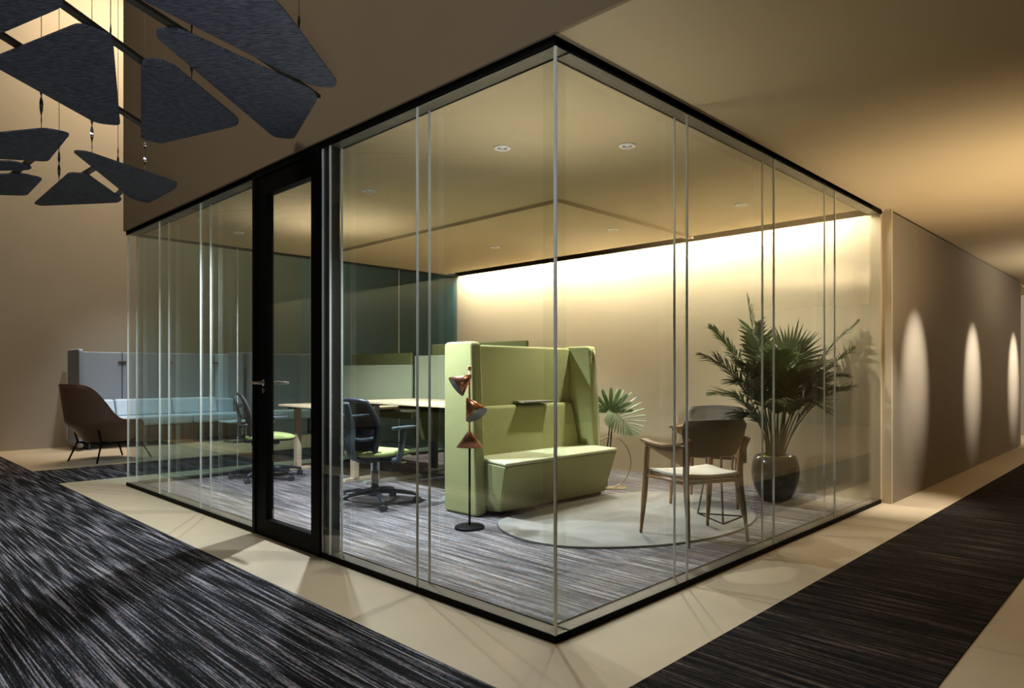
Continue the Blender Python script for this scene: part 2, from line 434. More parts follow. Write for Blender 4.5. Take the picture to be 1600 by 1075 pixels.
# corner end caps of outer black face on the corridor side
m = MB(); m.box(0, T, -.0, .006, 0, ZB); m.box(0, T, 0, .006, ZT, HT); m.box(-.006, .0, 0, 2.0, ZT + .004, HT + .002)
struct(m.obj('trim_9', 'black'))
m = MB(); m.box(W - .035, W - .0, 0.0, T, ZB, ZT); struct(m.obj('trim_10', 'washwall'), 'end jamb of the glazing against the wall')
# shallow L-shaped strip under the ceiling
m = MB(); m.box(1.95, W - .26, 1.76, 1.82, HC - .03, HC); m.box(1.95, 2.01, 1.82, L - .1, HC - .03, HC)
struct(m.obj('trim_11', 'ceiling'), 'thin L-shaped strip on the glass room ceiling')

gt = .010; wn = 0
def window(ax, a0, a1, cA, cB, label, mat='glass'):
    """double glazing pane pair between a0..a1 with light joints at their edges"""
    global wn; wn += 1
    g = .004
    out = []
    for k, c in enumerate((cA, cB)):
        mb = MB()
        if ax == 'y': mb.box(c, c + gt, a0 + g, a1 - g, ZB - .002, ZT + .002)
        else: mb.box(a0 + g, a1 - g, c, c + gt, ZB - .002, ZT + .002)
        out.append(mb)
    o = out[0].obj('window_%d' % wn, mat); struct(o, label)
    out[1].obj('inner_pane', mat, o)
    return o
def joint(o, ax, a, c, w_=.006):
    mb = MB()
    if ax == 'y': mb.box(c - .001, c + gt + .001, a - w_ / 2, a + w_ / 2, ZB - .004, ZT + .004)
    else: mb.box(a - w_ / 2, a + w_ / 2, c - .001, c + gt + .001, ZB - .004, ZT + .004)
    mb.obj('pane_joint', 'joint', o)
ya = [0.02, 1.0, 1.90, 1.995]
for i in range(3):
    o = window('y', ya[i], ya[i + 1], .006, .085, ['glass pane at the near corner on the door side', 'glass pane right of the door', 'narrow glass strip against the door frame'][i])
    joint(o, 'y', ya[i + 1] if i < 2 else 1.99, .006); joint(o, 'y', ya[i + 1] if i < 2 else 1.99, .085)
    if i == 1:
        m = MB(); m.box(.02, .08, 1.905, 1.985, ZB, ZT)
        m.obj('spacer_post', 'bar', o)
ya = [2.975, 4.0, 5.0, L - .02]
for i in range(3):
    o = window('y', ya[i], ya[i + 1], .006, .085, ['glass pane left of the door', 'second glass pane left of the door', 'glass pane at the far left corner'][i])
    joint(o, 'y', ya[i + 1], .006); joint(o, 'y', ya[i + 1], .085)
for i in range(4):
    a0, a1 = max(.02, 1.065 * i), min(1.065 * (i + 1), W - .035)
    o = window('x', a0, a1, .006, .085, ['corridor-side glass pane at the near corner', 'second corridor-side glass pane', 'third corridor-side glass pane', 'corridor-side glass pane against the wall'][i])
    if i == 0: MB().box(.001, .012, .001, .012, ZB - .004, ZT + .004).obj('pane_joint', 'joint', o); MB().box(.080, .096, .080, .096, ZB - .004, ZT + .004).obj('pane_joint', 'joint', o) if False else None
    if i < 3: joint(o, 'x', a1, .006); joint(o, 'x', a1, .085)
for i in range(4):
    a0, a1 = max(.10, 1.08 * i), min(1.08 * (i + 1), W - .02)
    o = window('x', a0, a1, L - .095, L - .016, mat='glassback', label= ['back glass pane by the far left corner', 'second back glass pane', 'third back glass pane', 'back glass pane against the bright wall'][i])
    if i < 3: joint(o, 'x', a1, L - .095)

# door
D0, D1 = 1.998, 2.972
df = MB()
df.box(-.008, T + .008, D0, D0 + .045, 0, HT); df.box(-.008, T + .008, D1 - .045, D1, 0, HT)
df.box(-.008, T + .008, D0 + .045, D1 - .045, HT - .05, HT); df.box(-.002, T, D0 + .045, D1 - .045, 0, .012)
door = struct(df.obj('door_1', 'black', bevel=.002), 'black framed glass door')
lf = MB(); a, b_ = D0 + .050, D1 - .050
lf.box(.0, .055, a, 2.121, .014, HT - .055); lf.box(.0, .055, 2.765, b_, .014, HT - .055)
lf.box(.0, .055, 2.121, 2.765, .014, .125); lf.box(.0, .055, 2.121, 2.765, 2.412, HT - .055)
leaf = lf.obj('door_leaf', 'black', door)
MB().box(.022, .032, 2.118, 2.768, .12, 2.416).obj('pane', 'glass', leaf)
h = MB(); h.lathe([(0, 0), (.022, 0), (.022, .008), (.010, .010), (.010, .05), (0, .05)], 20, Matrix.Translation((0, 2.80, 1.086)) @ Matrix.Rotation(R(-90), 4, 'Y'))
h.tube([(-.045, 2.80, 1.086), (-.052, 2.81, 1.086), (-.052, 2.92, 1.084)], .009, 10)
h.lathe([(0, 0), (.022, 0), (.022, .008), (.010, .010), (.010, .05), (0, .05)], 20, Matrix.Translation((.055, 2.80, 1.086)) @ Matrix.Rotation(R(90), 4, 'Y'))
h.tube([(.10, 2.80, 1.086), (.107, 2.79, 1.086), (.107, 2.66, 1.086)], .010, 10)
h.obj('door_handle', 'chrome', leaf, smooth=True)
h = MB(); h.prism(roundpoly([(-.011, -.02), (.011, -.02), (.011, .02), (-.011, .02)], .01), 0, .007)
for i, v in enumerate(h.v): h.v[i] = Vector((-v.z, 2.80 + v.x, 1.03 + v.y))
h.obj('lock_cylinder', 'chrome', leaf, smooth=False)

# recessed downlights
dl_names = ['recessed white downlight nearest the door side, right of the door', 'recessed white downlight nearest the near glass corner', 'recessed white downlight just right of the door, above the nearer office chair',
            'recessed white downlight nearest the corridor end of the bright wall', 'recessed white downlight above the high-backed green booth', 'recessed white downlight farthest back near the bright wall', 'recessed white downlight above the office chair left of the door', 'recessed white downlight tucked behind the right door jamb']
dl0 = None
for (x, y), nm in zip(DOWN, dl_names):
    if dl0 is None:
        dl0 = thing('downlight', nm, 'ceiling light', (x, y, HC), 0, 'recessed downlights in the glass room ceiling')
        m = MB(); m.lathe([(.030, -.002), (.034, -.010), (.052, -.008), (.056, 0), (.03, 0), (.03, -.002)], 28); m.obj('ring', 'white', dl0, smooth=True)
        m = MB(); m.lathe([(0, -.001), (.031, -.001), (.031, 0), (0, 0)], 24); m.obj('recess', 'lensdark', dl0)
        m = MB(); m.lathe([(0, -.004), (.016, -.004), (.018, -.001), (0, -.001)], 20); m.obj('lens', 'white', dl0)
    else: dup(dl0, (x, y, HC), 0, nm)

# ------------------------------------------------------------------ hanging acoustic panels
PANELS = [
 ([(-1.769, 1.453), (-1.48, 1.269), (-1.448, 1.456), (-1.582, 1.924), (-1.73, 2.156), (-1.95, 2.1), (-2.0, 1.7)], 'dark felt acoustic panel cut off by the top left corner of the photo'),
 ([(-1.563, 2.262), (-1.364, 1.565), (-1.233, 1.592), (-0.873, 2.846), (-0.987, 2.905), (-1.549, 2.368)], 'large wide dark felt acoustic panel at the left edge of the hanging cluster'),
 ([(-1.066, 1.778), (-1.027, 1.695), (-0.938, 1.712), (-0.414, 2.209), (-0.381, 2.316), (-0.594, 3.031), (-0.713, 3.012)], 'dark felt acoustic panel in the middle of the cluster with a vertical left edge'),
 ([(-1.12, 1.385), (-1.057, 1.3), (-0.329, 1.486), (-0.253, 1.557), (-0.029, 2.294), (-0.134, 2.354), (-1.093, 1.458)], 'long blue-grey felt acoustic panel just below the largest one'),
 ([(-1.284, 1.138), (-0.903, 0.742), (-0.804, 0.808), (-0.285, 1.295), (-0.263, 1.367), (-0.355, 1.429)], 'largest blue-grey felt acoustic panel cut by the top edge of the photo'),
 ([(-1.432, 3.698), (-1.178, 3.255), (-1.046, 3.248), (-1.013, 4.05), (-1.358, 4.292)], 'dark felt acoustic panel hanging directly below the large wide one'),
 ([(-0.951, 3.648), (-0.882, 3.593), (-0.17, 3.979), (-0.125, 4.157), (-0.118, 4.874), (-0.274, 4.808)], 'slim pointed dark felt acoustic panel at the lower right of the cluster'),
 ([(-0.816, 5.66), (-0.838, 4.281), (-0.735, 4.221), (-0.321, 4.891), (-0.31, 5.046), (-0.753, 5.697)], 'lowest dark felt acoustic panel shaped like a flat trapezoid'),
 ([(-1.375, 4.44), (-1.186, 4.237), (-1.059, 4.304), (-1.062, 4.401), (-1.338, 4.747)], 'thin sliver of dark felt acoustic panel at the left edge'),
 ([(-1.317, 4.923), (-1.084, 4.571), (-0.939, 4.62), (-0.92, 5.344), (-1.234, 5.62)], 'small dark felt acoustic panel below the thin sliver at the left edge')]
for pts, lab in PANELS:
    tag(MB().prism(roundpoly(pts, .05), 2.68, 2.694).obj('acoustic_panel', 'felt', bevel=.003), lab, 'acoustic panel', 'felt panels hanging in the tall hall')
BARS = [((-1.465, 1.458), (-1.034, 1.832), 'dark bar joining the corner panel to the middle panel'), ((-1.577, 1.99), (-0.75, 2.807), 'dark bar running over the large wide panel to the middle panel'),
        ((-1.242, 1.232), (-1.03, 1.349), 'dark bar between the left ends of the two blue-grey panels'), ((-0.595, 1.381), (-0.327, 1.538), 'dark bar between the right ends of the two blue-grey panels'),
        ((-1.091, 4.139), (-1.111, 4.778), 'dark bar linking the three small panels at the left edge'), ((-0.724, 4.088), (-0.739, 4.43), 'dark bar from the slim pointed panel to the lowest panel'),
        ((-0.389, 4.581), (-0.372, 4.903), 'short dark bar tip between the lowest panel and the slim pointed panel')]
for (a, b2, lab) in BARS:
    A, B2 = Vector((*a, 0)), Vector((*b2, 0)); d = (B2 - A).normalized(); n = Vector((-d.y, d.x, 0)) * .02
    A -= d * .10; B2 += d * .10
    m = MB(); m.prism([tuple((A + n).xy), tuple((A - n).xy), tuple((B2 - n).xy), tuple((B2 + n).xy)], 2.694, 2.712)
    tag(m.obj('support_bar', 'bar'), lab, 'bar', 'bars joining the felt panels')
WIRES = [((-1.187, 3.153 + .15), 'suspension wire over the panel below the large wide one', 'bar'), ((-0.78, 4.893), 'suspension wire of the lowest trapezoid panel', 'bar'), ((-0.833, 3.66), 'bright suspension wire at the tip of the slim pointed panel', 'chrome'),
         ((-0.413, 4.66), 'suspension wire near the lower bar tip', 'bar'), ((-0.394, 4.02), 'bright suspension wire on the slim pointed panel', 'chrome'), ((-0.773, 1.95), 'dark suspension wire of the middle panel', 'bar'),
         ((-0.394, 1.50), 'suspension wire at the right tip of the largest panel', 'bar'), ((-1.505, 1.65), 'suspension wire of the corner panel', 'bar'), ((-1.05, 2.35), 'suspension wire of the large wide panel', 'wire')]
for (x, y), lab, mt in WIRES:
    r0 = thing('suspension_cable', lab, 'cable', (x, y, 2.695), 0, 'cables carrying the felt panels')
    m = MB(); m.cyl((0, 0, 0), (0, 0, HH - 2.695), .0022, 6); m.obj('wire', 'wire', r0)
    tw = lambda u, v: ((v - .5) * .022 * math.cos(u * 9) * math.sin(PI * min(1, u * 1.02 + .02)) , (v - .5) * .022 * math.sin(u * 9), .03 + u * .34)
    m = MB(); m.grid(tw, 28, 1, .004); m.obj('twisted_clip', mt, r0)

# ------------------------------------------------------------------ high-backed green booth
bo = thing('booth_sofa', 'sage green high-backed booth sofa with side wings beside the copper floor lamp', 'sofa', (1.40, 2.0, .009))
def wing(x0, x1):
    # profile in (y,z), tapered front edge
    pr = roundpoly([(.13, .0), (.55, .0), (.55, 1.40), (.20, 1.40)], .05, 6)
    m = MB(); n = len(pr)
    m.add([(x0, y, z) for y, z in pr] + [(x1, y, z) for y, z in pr], [tuple(range(n)), tuple(range(n, 2 * n))[::-1]] + [(i, (i + 1) % n, n + (i + 1) % n, n + i) for i in range(n)])
    return m
wing(0, .11).obj('side_wing', 'green', bo, bevel=.022, seg=4)
wing(1.47, 1.58).obj('side_wing', 'green', bo, bevel=.022, seg=4)
MB().box(.105, 1.475, .45, .55, .03, 1.385).obj('back_panel', 'green', bo, bevel=.02, seg=3)
m = MB(); pr = [(.10, 0), (1.48, 0)]
m.add([(.11, .30, .40), (1.47, .30, .40), (1.47, .46, .40), (.11, .46, .40), (.11, .38, .86), (1.44, .38, .86), (1.44, .46, .86), (.11, .46, .86)],
      [(0, 3, 2, 1), (4, 5, 6, 7), (0, 1, 5, 4), (1, 2, 6, 5), (2, 3, 7, 6), (3, 0, 4, 7)])
m.obj('back_cushion', 'green', bo, bevel=.03, seg=4)
top = [(.03, -.17), (1.46, -.14), (1.50, .16), (1.47, .45), (.11, .45), (.11, .19)]
bot = [(.17, .04), (1.50, .03), (1.52, .16), (1.47, .45), (.11, .45), (.11, .19)]
m = MB(); m.prism(bot, .03, .425, top); m.obj('seat_base', 'green', bo, bevel=.012, seg=3)
tp2 = [(.028, -.174), (1.462, -.144), (1.502, .16), (1.47, .44), (.11, .44), (.11, .19)]
MB().prism(tp2, .426, .455).obj('seat_cushion', 'seatpad', bo, bevel=.012, seg=3)
MB().prism([(x * .96 + .03, y * .9 + .03) for x, y in bot], .008, .03).obj('plinth', 'black', bo)
m = MB(); m.tube(smoothpath([(1.53, .12 - .0, .05), (1.53, .135, .7), (1.53, .19, 1.36)], 12), [.008] * 25, 8); m.obj('piping', 'seatpad', bo, smooth=True)
# thin shelf built in place of a line reflected in the pane
m = MB(); m.box(.70, 1.08, .31, .46, .875, .892); m.obj('reflection_shelf', 'shell', bo, bevel=.003)

# ------------------------------------------------------------------ rug
rug_p = [(1.42, 1.93), (1.25, 1.72), (1.16, 1.523), (1.116, 1.299), (1.16, 1.05), (1.26, .891), (1.387, .754), (1.626, .568), (1.886, .459), (2.163, .396), (2.43, .388), (2.747, .445), (2.928, .518), (3.134, .659), (3.325, .85), (3.425, 1.089), (3.45, 1.40), (3.36, 1.68), (3.15, 1.87), (2.9, 1.96), (2.2, 1.98)]
rg = thing('rug', 'pale grey rounded rug under the wooden armchairs', 'rug')
MB().prism(roundpoly(rug_p, .2, 3), .0085, .013).obj('rug_backing', 'rugedge', rg)
cx_, cy_ = 2.3, 1.2
MB().prism([(cx_ + (x - cx_) * .994, cy_ + (y - cy_) * .994) for x, y in roundpoly(rug_p, .2, 3)], .013, .022).obj('rug_top', 'rug', rg)

# ------------------------------------------------------------------ copper floor lamp
fl = thing('floor_lamp', 'black floor lamp with three copper cone shades beside the green booth', 'lamp', (1.13, 1.90, .008))
m = MB(); m.lathe([(0, 0), (.105, 0), (.11, .006), (.11, .014), (.10, .022), (.012, .026), (0, .026)], 36); m.obj('base', 'black', fl, smooth=False, bevel=.001)
m = MB(); m.cyl((0, 0, .02), (0, 0, .70), .0085, 12); m.obj('pole', 'black', fl, smooth=True)
m = MB(); m.cyl((0, 0, .70), (0, 0, 1.20), .0075, 12); m.lathe([(0, 1.20), (.012, 1.20), (.012, 1.165), (0, 1.165)], 12); m.obj('copper_pole', 'copper', fl, smooth=True)
rdir = Vector((.6807, -.7325, 0)); fdir = Vector((.7325, .6807, 0))
def cone(apex, direc, ln, rad):
    d = Vector(direc).normalized(); q = (-d).to_track_quat('Z', 'Y').to_matrix().to_4x4()
    mt = Matrix.Translation(apex) @ q
    o = MB().lathe([(.010, .006), (.013, 0), (rad, -ln), (rad - .003, -ln)], 40, mt).obj('lamp_shade', 'copper', fl, smooth=True)
    MB().lathe([(rad - .002, -ln + .001), (.012, -.004), (0, -.004)], 40, mt).obj('shade_lining', 'lampin', o, smooth=True)
    MB().lathe([(0, -ln * .45), (.018, -ln * .5), (.024, -ln * .64), (.016, -ln * .78), (0, -ln * .82)], 18, mt).obj('bulb', 'white', o, smooth=True)
cone(Vector((0, 0, 1.125)) + rdir * .008 - fdir * .02, Vector((0, 0, -.62)) - rdir * .78 - fdir * .35, .135, .085)
cone(Vector((0, 0, .955)) - rdir * .012 - fdir * .02, Vector((0, 0, -.86)) + rdir * .55 - fdir * .40, .145, .088)
cone(Vector((0, 0, .715)), Vector((0.0, 0, -1)), .115, .098)

# ------------------------------------------------------------------ wooden armchairs
def wood_chair(label, loc, rz):
    """faces +x"""
    t = thing('wooden_armchair', label, 'chair', loc, rz, 'wooden armchairs on the rug')
    for sy in (-1, 1):
        # rear leg : from floor up behind the back
        m = MB(); m.tube(smoothpath([(-.25, sy * .235, 0), (-.215, sy * .225, .25), (-.185, sy * .215, .46), (-.215, sy * .222, .62), (-.245, sy * .235, .70)], 4), [.011 + .012 * min(1, i / 7) for i in range(17)], 10, flat=(1.0, .8))
        m.obj('leg', 'walnut', t, smooth=True)
        m = MB(); m.tube(smoothpath([(.27, sy * .285, 0), (.235, sy * .275, .3), (.205, sy * .268, .645)], 6), [.011 + .011 * min(1, i / 5) for i in range(13)], 10, flat=(1.0, .8))
        m.obj('leg', 'walnut', t, smooth=True)
        m = MB()   # armrest: flat wood slab with a downturned flat side
        def arm(u, v, sy=sy):
            x = .245 - u * .47
            y = sy * (.280 + .012 * math.sin(u * PI) - .03 * u)
            return (x, y + (v - .5) * (.055 - .012 * u), .662 - .018 * math.sin(u * PI) + .035 * max(0, u - .6))
        m.grid(arm, 12, 2, .018); m.obj('armrest', 'walnut', t, smooth=False, bevel=.004)
        m = MB()
        def skirt(u, v, sy=sy):
            x = .19 - u * .40
            return (x, sy * (.279 - .03 * u), .652 - v * (.03 + .10 * u))
        m.grid(skirt, 10, 2, .014); m.obj('arm_rail', 'walnut', t)
    # back shell
    def back(u, v):
        a = (u - .5) * 2
        wv = .205 + .045 * v - .0 * v
        wv = .188 + .068 * math.sin(min(1, v * 1.15) * PI / 2) - .022 * max(0, v - .8) * 5
        return (-.265 + .095 * a * a - .03 * v, a * wv, .585 + .245 * v - .012 * a * a * v)
    MB().grid(back, 16, 10, .016).obj('backrest', 'shell', t, smooth=True, bevel=.003)
    def back2(u, v):
        p = back(u * .97 + .015, .04 + v * .92); return (p[0] + .016, p[1], p[2])
    MB().grid(back2, 16, 8, .014).obj('back_pad', 'padgrey', t, smooth=True)
    sp = roundpoly([(-.20, -.20), (.235, -.255), (.235, .255), (-.20, .20)], .05)
    MB().prism(sp, .425, .440).obj('seat_frame', 'walnut', t, bevel=.003)
    m = MB()
    def seat(u, v):
        x = -.205 + .45 * u; hw = (.20 + .057 * u)
        y = (v - .5) * 2 * hw
        return (x, y, .450 + .012 * (2 * v - 1) ** 2 - .012 * math.sin(u * PI) - .02 * max(0, u - .8) * 3)
    m.grid(seat, 14, 12, .020); m.obj('seat_pad', 'pad', t, smooth=False, bevel=.006)
    m = MB()
    m.cyl((-.19, -.21, .41), (-.19, .21, .41), .012, 8); m.cyl((.215, -.262, .41), (.215, .262, .41), .012, 8)
    for sy in (-1, 1): m.cyl((-.19, sy * .215, .41), (.215, sy * .265, .41), .012, 8)
    m.obj('rail', 'walnut', t, smooth=True)
    return t
wood_chair('wooden armchair with taupe back turned to the corridor glass, nearest the glass', (1.985, .50, .024), 66)
wood_chair('wooden armchair facing left, half hidden behind the nearer one and closer to the potted palm', (3.22, 1.10, .024), 197)

# small side table between the armchairs
st = thing('side_table', 'small round side table on slim legs with a triangular wire foot, behind the nearer armchair', 'table', (2.64, .70, .022))
tri = [(.03, .20), (-.18, -.14), (.17, -.12)]
MB().lathe([(0, .655), (.19, .655), (.20, .662), (.20, .672), (.19, .68), (0, .68)], 40).obj('tabletop', 'shell', st, smooth=False)
for a in tri:
    m = MB(); m.tube([(a[0], a[1], .006), (a[0] * .55, a[1] * .55, .40), (a[0] * .7, a[1] * .7, .656)], [.007, .010, .010], 8); m.obj('leg', 'shell', st, smooth=True)
m = MB()
for i in range(3):
    a, b2 = tri[i], tri[(i + 1) % 3]; m.cyl((*a, .005), (*b2, .005), .005, 8)
m.obj('wire_foot', 'black', st)

# ------------------------------------------------------------------ office chairs
def office_chair(label, loc, rz):
    t = thing('office_chair', label, 'office chair', loc, rz, 'office chairs at the raised desks')
    b = MB(); b.lathe([(0, .075), (.05, .075), (.055, .10), (.045, .14), (.03, .16), (0, .16)], 20)
    for k in range(5):
        a = 2 * PI * k / 5 + .35; c, s = math.cos(a), math.sin(a)
        pts = [(c * r, s * r, z) for r, z in ((.02, .115), (.16, .112), (.30, .092), (.375, .075))]
        b.tube(pts, [.034, .028, .021, .017], 8, flat=(1, .72))
    b.obj('star_base', 'navy', t, smooth=True)
    for k in range(5):
        a = 2 * PI * k / 5 + .35; c, s = math.cos(a), math.sin(a)
        m = MB(); mt = Matrix.Translation((c * .365, s * .365, .030)) @ Matrix.Rotation(a + .9, 4, 'Z') @ Matrix.Rotation(R(90), 4, 'X')
        for sg in (-1, 1):
            m.lathe([(0, sg * .008), (.026, sg * .008), (.030, sg * .012), (.030, sg * .022), (.026, sg * .026), (0, sg * .026)], 18, mt)
        m.cyl((c * .365, s * .365, .03), (c * .365, s * .365, .078), .008, 8)
        m.box(-.012, .012, -.008, .008, -.004, .012, Matrix.Translation((c * .365, s * .365, .045)) @ Matrix.Rotation(a, 4, 'Z'))
        m.obj('caster', 'navy', t)
    m = MB(); m.cyl((0, 0, .13), (0, 0, .29), .030, 18); m.cyl((0, 0, .28), (0, 0, .40), .020, 18); m.obj('gas_lift', 'slate', t, smooth=True)
    m = MB(); m.prism(roundpoly([(-.16, -.07), (.12, -.09), (.12, .09), (-.16, .07)], .03), .375, .425); m.tube([(0, -.25, .39), (0, .25, .39)], .018, 8, flat=(1.3, .7)); m.obj('mechanism', 'navy', t, bevel=.006)
    m = MB(); m.cyl((.03, -.09, .385), (.05, -.25, .38), .006, 8); m.box(.03, .08, -.29, -.24, .372, .384); m.obj('lever', 'chrome', t)
    sp = [(.245 * math.copysign(abs(math.cos(a)) ** .65, math.cos(a)) + .02, .235 * math.copysign(abs(math.sin(a)) ** .7, math.sin(a))) for a in [2 * PI * i / 40 for i in range(40)]]
    sp = [(.02 + (x - .02) * (1.08 if x > 0 else 1), y) for x, y in sp]
    m = MB(); m.prism([(x * .93, y * .93) for x, y in sp], .420, .438, sp); m.obj('seat_pan', 'navy', t, bevel=.004)
    m = MB(); n = len(sp)
    lv = [(.438, 1.0), (.455, 1.015), (.475, .99), (.487, .90), (.488, .6)]
    vs = []; fs = []
    for z, k in lv:
        for x, y in sp: vs.append((.02 + (x - .02) * k, y * k, z - (.02 * max(0, x - .12) / .15 if z > .45 else 0)))
    for i in range(len(lv) - 1):
        for j in range(n): fs.append((i * n + j, i * n + (j + 1) % n, (i + 1) * n + (j + 1) % n, (i + 1) * n + j))
    fs.append(tuple(range((len(lv) - 1) * n, len(lv) * n))); fs.append(tuple(range(n))[::-1])
    m.add(vs, fs); m.obj('seat', 'greenseat', t, smooth=True)
    # back: mesh sheet in a rounded frame
    def bk(u, v):
        a = (u - .5) * 2
        hw = .165 + .055 * math.sin(min(1, v * 1.6) * PI / 2) - .055 * max(0, v - .55) / .45
        x = -.205 - .10 * v + .055 * math.sin(v * PI * .9) + .035 * a * a
        return (x, a * hw, .46 + .46 * v + (0 if v < .5 else -.02 * a * a * (v - .5) * 2))
    MB().grid(bk, 12, 16, .006).obj('backrest_mesh', 'meshfab', t, smooth=True)
    ring = [bk(u, 0) for u in [i / 6 for i in range(7)]] + [bk(1, v) for v in [i / 12 for i in range(1, 13)]] + [bk(1 - u, 1) for u in [i / 6 for i in range(1, 7)]] + [bk(0, 1 - v) for v in [i / 12 for i in range(1, 12)]] + [bk(0, 0)]
    m = MB(); m.tube(ring, .017, 8, cap=False, flat=(1, 1.2)); m.obj('back_frame', 'navy', t, smooth=True)
    m = MB()
    m.tube(smoothpath([(-.10, 0, .40), (-.24, 0, .42), (-.285, 0, .52), (-.275, 0, .66), (-.305, 0, .80), (-.325, 0, .90)], 5), [.020 + .012 * math.sin(i / 25 * PI) for i in range(26)], 10, flat=(1.7, .6))
    for sy in (-1, 1):
        m.tube(smoothpath([(-.275, 0, .60), (-.255, sy * .10, .585), (-.205, sy * .19, .60)], 5), .014, 8)
        m.tube(smoothpath([(-.305, 0, .78), (-.28, sy * .09, .79), (-.235, sy * .17, .80)], 5), .010, 8)
    m.obj('spine', 'slate', t, smooth=True)
    def lum(u, v):
        a = (u - .5) * 2; p = bk(.5 + a * .42, .30 + v * .16); return (p[0] - .018, p[1], p[2])
    MB().grid(lum, 8, 4, .012).obj('lumbar_pad', 'navy', t, smooth=True)
    for sy in (-1, 1):
        m = MB(); m.tube(smoothpath([(-.03, sy * .22, .39), (.0, sy * .275, .41), (.015, sy * .295, .50), (.03, sy * .295, .60), (.05, sy * .29, .665)], 5), [.020] * 21, 10, flat=(.7, 1.35))
        m.obj('arm_post', 'slate', t, smooth=True)
        pp = [(.06 + .135 * math.copysign(abs(math.cos(a)) ** .7, math.cos(a)), sy * .285 + .042 * math.copysign(abs(math.sin(a)) ** .7, math.sin(a))) for a in [2 * PI * i / 28 for i in range(28)]]
        m = MB(); m.prism(pp, .665, .688); m.obj('arm_pad', 'slate', t, bevel=.006, seg=3)
    return t
office_chair('office chair with black mesh back and lime seat, nearest the green booth', (1.17, 3.22, .008), 12)
office_chair('office chair with lime seat in side view behind the black door frame', (1.17, 5.32, .008), -22)

# ------------------------------------------------------------------ desks
def desk(label, loc, w_, top_z, legmat, inner=True, depth=.8, rz=0):
    """x = depth (user at -x side), y = width; origin centre of footprint"""
    t = thing('desk', label, 'desk', loc, rz, 'height adjustable desks with pale oak tops')
    MB().box(-depth / 2, depth / 2, -w_ / 2, w_ / 2, top_z - .025, top_z).obj('desktop', 'desk', t, bevel=.004)
    for sy in (-1, 1):
        y = sy * (w_ / 2 - .12)
        lx = -.22; m = MB(); m.box(lx - .03, lx + .03, y - .04, y + .04, .03, top_z - .05); m.obj('leg', legmat, t, bevel=.004)
        m = MB(); m.prism([(-.36, y - .035), (.36, y - .035), (.36, y + .035), (-.36, y + .035)], 0, .035, [(-.34, y - .03), (.34, y - .03), (.34, y + .03), (-.34, y + .03)]); m.obj('foot', 'grey' if legmat in ('navy', 'grey') else legmat, t, bevel=.004)
        m = MB(); m.box(-.33, .33, y - .03, y + .03, top_z - .055, top_z - .026); m.obj('bracket', 'black', t)
    m = MB(); m.box(-.06, .06, -w_ / 2 + .3, w_ / 2 - .3, top_z - .10, top_z - .035)
    m.obj('cable_tray', 'black', t)
    return t
def screen(label, loc, w_, z0, z1, mat, name='desk_screen'):
    t = MB().box(-.018, .018, -w_ / 2, w_ / 2, z0, z1).obj(name, mat, bevel=.012, seg=3)
    t.location = loc; return tag(t, label, 'desk screen', 'fabric screens behind the desks')
dz = .008
d1 = desk('raised pale oak desk behind the nearer office chair, with sage screens', (2.02, 3.55, dz), 1.55, .86, 'grey')
desk('pale oak desk end with a wooden leg, seen through the glass door', (1.94, 5.10, dz), 1.50, .775, 'deskleg')
desk('dark-legged desk on the far side of the olive screens, nearer the booth', (2.98, 3.55, dz), 1.55, .80, 'navy')
desk('dark-legged desk on the far side of the olive screens, nearer the back glass', (2.98, 5.10, dz), 1.50, .75, 'navy')
screen('short sage green desk screen left of the taller one', (2.40, 5.12, dz), 1.45, .70, 1.235, 'screen')
screen('tall sage green desk screen next to the booth', (2.45, 3.60, dz), 1.60, .815, 1.335, 'screen')
screen('dark olive modesty panel hanging under the raised oak desk', (2.41, 3.62, dz), 1.48, .40, .79, 'olive', 'modesty_panel')
screen('dark olive screen showing above the short sage one', (2.54, 5.25, dz), 1.30, .60, 1.375, 'olive')
screen('dark olive screen showing above the tall sage one beside the booth', (2.54, 3.45, dz), 1.50, .50, 1.46, 'olive')
# loose cable clutter under the raised desk
cb = thing('cable_bundle', 'white and orange cable reel tucked under the raised oak desk', 'cable', (1.86, 3.75, .745))
m = MB(); m.box(-.05, .05, -.13, .02, .02, .045); m.obj('power_strip', 'white', cb, bevel=.004)
m = MB(); m.box(-.03, .03, .05, .15, .028, .05); m.obj('plug', 'copper', cb, bevel=.004)
m = MB(); m.tube(smoothpath([(0, -.12, .03), (-.02, -.20, -.02), (.0, -.24, -.05), (.02, -.18, -.045), (.01, -.12, .02)], 6), .005, 6); m.obj('cord', 'wire', cb, smooth=True)

